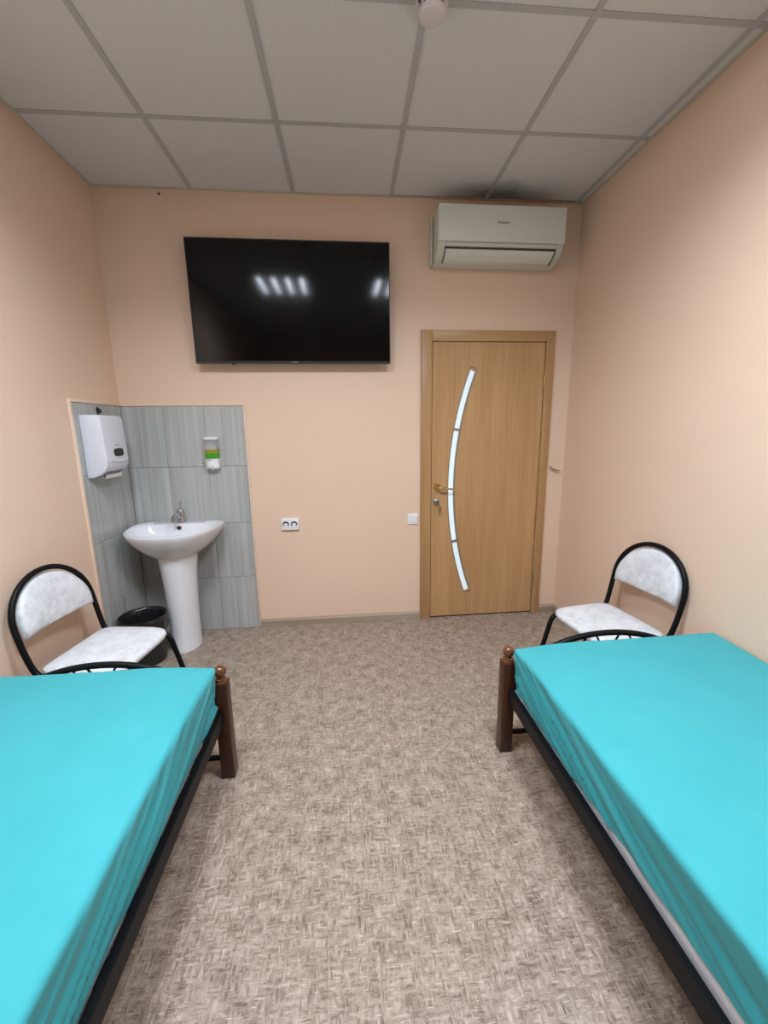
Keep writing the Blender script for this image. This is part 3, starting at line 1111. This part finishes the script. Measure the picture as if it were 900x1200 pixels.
# ------------------------------------------------------------------ beds
def make_bed(x_wall, x_aisle, yf, yh, label):
    """x_wall / x_aisle: outer faces of the posts; yf: foot post centre, yh: head post centre"""
    sg = 1 if x_aisle > x_wall else -1
    t = thing('bed', ((x_wall + x_aisle) / 2, (yf + yh) / 2, 0), label, 'bed', 'beds with wooden posts and black metal frames')
    ps = .054

    def post(xc, yc, top):
        b = box(xc - ps / 2, xc + ps / 2, yc - ps / 2, yc + ps / 2, 0, top, .003, 2)
        p = obj('post', b, MT['post'], t)
        f = [(.024, top - .001), (.0245, top + .003), (.021, top + .008), (.0225, top + .012), (.0215, top + .016), (.014, top + .020), (.0125, top + .024)]
        br = .0245
        zc = top + .024 + br * .85
        for k in range(3, 17):
            a = PI * k / 16
            f.append((max(.0005, br * math.sin(a)), zc - br * math.cos(a)))
        obj('finial', lathe(f, xc, yc, 28), MT['finial'], p)
    xa, xw = x_aisle - sg * ps / 2, x_wall + sg * ps / 2
    for y, top, zr in ((yf, .432, .0), (yh, .80, .35)):
        for xc in (xa, xw):
            post(xc, y, top)
        lo_, hi_ = min(xa, xw) + ps / 2, max(xa, xw) - ps / 2
        mid = (lo_ + hi_) / 2
        za, zp = .385 + zr * 1.0, .536 + zr * 1.05
        ar = []
        for k in range(25):
            f = k / 24
            ar.append((lo_ - .004 + (hi_ - lo_ + .008) * f, y, za + (zp - za) * (1 - abs(2 * f - 1) ** 2.1)))
        obj('arch_tube', tube(ar, .0125, 12), MT['black'], t)
        obj('cross_rail', box(lo_ - .003, hi_ + .003, y - .010, y + .010, .292, .322, .002, 1), MT['black'], t)
        obj('lower_bar', box(lo_ - .003, hi_ + .003, y - .008, y + .008, .072, .090, .002, 1), MT['black'], t)
        # crossing rods between rail and arch
        for dx in (-.30, -.15, 0, .15, .30):
            for s in (-1, 1):
                xb, xt = mid + dx - s * .055, mid + dx + s * .055
                ft = abs((xt - lo_) / (hi_ - lo_) * 2 - 1)
                zt_ = za + (zp - za) * (1 - ft ** 2.1) - .004
                obj('lattice_rod', tube([(xb, y, .32), (xt, y, zt_)], .0045, 8), MT['black'], t)
    # side rails: flat box tubes
    for xo, s in ((x_aisle - sg * .022, sg), (x_wall + sg * .008, -sg)):
        x1 = xo - s * .022
        obj('side_rail', box(min(xo, x1), max(xo, x1), yh + .027, yf - .027, .262, .318, .002, 1), MT['black'], t)
    n = 14
    xs0, xs1 = min(x_wall, x_aisle) + .046, max(x_wall, x_aisle) - .046
    for k in range(n):
        y = yh + .1 + (yf - yh - .2) * k / (n - 1)
        obj('slat', box(xs0, xs1, y - .025, y + .025, .257, .266), MT['black'], t, smooth=0)
    return t


YF, YH = -1.350, -3.385
make_bed(.004, .938, YF, YH, 'wooden-post bed frame with black metal rails on the left side of the room')
make_bed(W - .004, 2.078, YF + .012, YH, 'wooden-post bed frame with black metal rails on the right side of the room')


def perim(x0, x1, y0, y1, nx, ny, nc):
    """closed list of (corner-clamped point, outward dir, arclength)"""
    out = []
    s = 0.0

    def edge(a, b, nrm, n):
        nonlocal s
        ln = (Vector(b) - Vector(a)).length
        for k in range(n):
            f = k / n
            out.append((a[0] + (b[0] - a[0]) * f, a[1] + (b[1] - a[1]) * f, nrm[0], nrm[1], s + ln * f))
        s += ln

    def corner(c, a0):
        nonlocal s
        for k in range(nc):
            a = a0 + PI / 2 * k / nc
            out.append((c[0], c[1], math.cos(a), math.sin(a), s + .09 * k / nc))
        s += .09
    edge((x1, y0), (x1, y1), (1, 0), ny)
    corner((x1, y1), 0)
    edge((x1, y1), (x0, y1), (0, 1), nx)
    corner((x0, y1), PI / 2)
    edge((x0, y1), (x0, y0), (-1, 0), ny)
    corner((x0, y0), PI)
    edge((x0, y0), (x1, y0), (0, -1), nx)
    corner((x1, y0), 1.5 * PI)
    return out, s


def sheet_bm(x0, x1, y0, y1, ztop, hang, aisle, seed, r=.019):
    """fitted sheet over a mattress: flat top, rounded edge, wrinkled skirt (open below)"""
    ix0, ix1, iy0, iy1 = x0 + r, x1 - r, y0 + r, y1 - r
    nx, ny, nc, K = 64, 210, 8, 30
    per, tot = perim(ix0, ix1, iy0, iy1, nx, ny, nc)
    b = bmesh.new()

    def topz(x, y):
        z = .004 * noise.noise(Vector((x * 2.2, y * 1.6, seed))) + .0022 * noise.noise(Vector((x * 9 + y * 4, y * 2.2 - x * 1.5, seed + 5)))
        da = (x1 - x) if aisle > 0 else (x - x0)
        # shallow pulls running in from the aisle edge
        q = noise.noise(Vector((y * 7.0 + da * 9.0 * aisle, da * 2.0, seed + 9)))
        z += .006 * max(0, q) * math.exp(-(da / .14) ** 2)
        # gathered and pulled down a little at the foot corner, crowned along the foot end
        z -= .018 * math.exp(-((da ** 2 + (y1 - y) ** 2) / .13 ** 2))
        z += .004 * math.exp(-((y1 - y) / .2) ** 2)
        return z
    rings = []
    for k in range(K + 1):
        ring = []
        for (cx, cy, nxn, nyn, s) in per:
            px, py = cx + nxn * r, cy + nyn * r
            Lm = hang(px, py) + r * (PI / 2 - 1)
            L = Lm * k / K
            if L < r * PI / 2:
                hz, dn = r * math.sin(L / r), r * (1 - math.cos(L / r))
            else:
                hz, dn = r, r + (L - r * PI / 2)
            t = min(1.0, max(0.0, dn - .15 * r) / .11)
            wallside = (nxn * aisle) < -.5
            # distance from the foot end; folds fan out slanting away from the foot corner
            df = y1 - py
            q = df * (1 if abs(nxn) > .5 else 0) + (abs(px - (x1 if aisle > 0 else x0)) if abs(nxn) <= .5 else 0)
            sl = q - dn * 2.6
            wv = noise.noise(Vector((s * 3.0, dn * 4, seed)))
            f1 = noise.noise(Vector((sl * 7.5 + .6 * wv, .8 * dn, seed + 1)))
            f2 = noise.noise(Vector((sl * 17 + .8 * wv, dn * 2, seed + 2)))
            f3 = noise.noise(Vector((s * 3.2 - dn * 4, dn * 3.0, seed + 7)))
            low = min(1.0, max(0.0, (hang(px, py) - dn) / .05))
            amp = t * (.25 + .75 * low) * (.5 + .5 * math.exp(-(q / .8) ** 2))
            ridge = 1 - min(1, abs(f1) * 3.0)
            disp = amp * (.024 * ridge - .013 + .014 * f2 + .016 * f3)
            disp *= max(0.0, (max(abs(nxn), abs(nyn)) - .7072) / .2928)
            if wallside or nyn < -.5:
                disp *= .25
            disp -= .020 * (max(0, dn - r) / .19) ** 1.4
            disp = max(-.024, min(disp, .008))
            x, y = cx + nxn * (hz + disp), cy + nyn * (hz + disp)
            z = ztop - dn + topz(cx, cy) * (1 - min(1, dn / .05))
            ring.append(b.verts.new((x, y, z)))
        rings.append(ring)
    n = len(per)
    for p, q in zip(rings, rings[1:]):
        for i in range(n):
            b.faces.new((p[i], p[(i + 1) % n], q[(i + 1) % n], q[i]))
    # top grid, same sampling as the edge
    G = [[b.verts.new((ix0 + (ix1 - ix0) * i / nx, iy0 + (iy1 - iy0) * j / ny, 0)) for j in range(ny + 1)] for i in range(nx + 1)]
    for col in G:
        for v in col:
            v.co.z = ztop + topz(v.co.x, v.co.y)
    for i in range(nx):
        for j in range(ny):
            b.faces.new((G[i][j], G[i + 1][j], G[i + 1][j + 1], G[i][j + 1]))
    bmesh.ops.remove_doubles(b, verts=b.verts, dist=2e-5)
    return b


MZ0, MZT = .267, .527


def mattress_and_sheet(x0, x1, aisle, hang, seed, lm, ls):
    y0, y1 = -3.345, -1.372
    m = box(x0 + .029, x1 - .029, y0 + .034, y1 - .034, MZ0, MZT - .035, .030, 4)
    mo = tag(obj('mattress', m, MT['mattress']), lm, 'mattress')
    c = ((x0 + x1) / 2, (y0 + y1) / 2)
    recenter(mo, (c[0], c[1], MZ0))
    so_ = obj('bed_sheet', sheet_bm(x0, x1, y0, y1, MZT, hang, aisle, seed), MT['sheet'], smooth=180)
    tag(so_, ls, 'bed sheet', 'turquoise fitted sheets')
    recenter(so_, (c[0], c[1], MZT))


mattress_and_sheet(.012, .908, 1, lambda x, y: .217, 1.3,
                   'white mattress under the turquoise sheet on the left bed', 'turquoise fitted sheet on the left bed')


def hang_r(x, y):
    t = max(0, min(1, (-1.78 - y) / .45))
    return .216 - .040 * t * t * (3 - 2 * t) * (1 if x < 2.4 else 0)


mattress_and_sheet(2.108, W - .010, -1, hang_r, 7.7,
                   'white mattress showing below the turquoise sheet on the right bed', 'turquoise fitted sheet on the right bed')
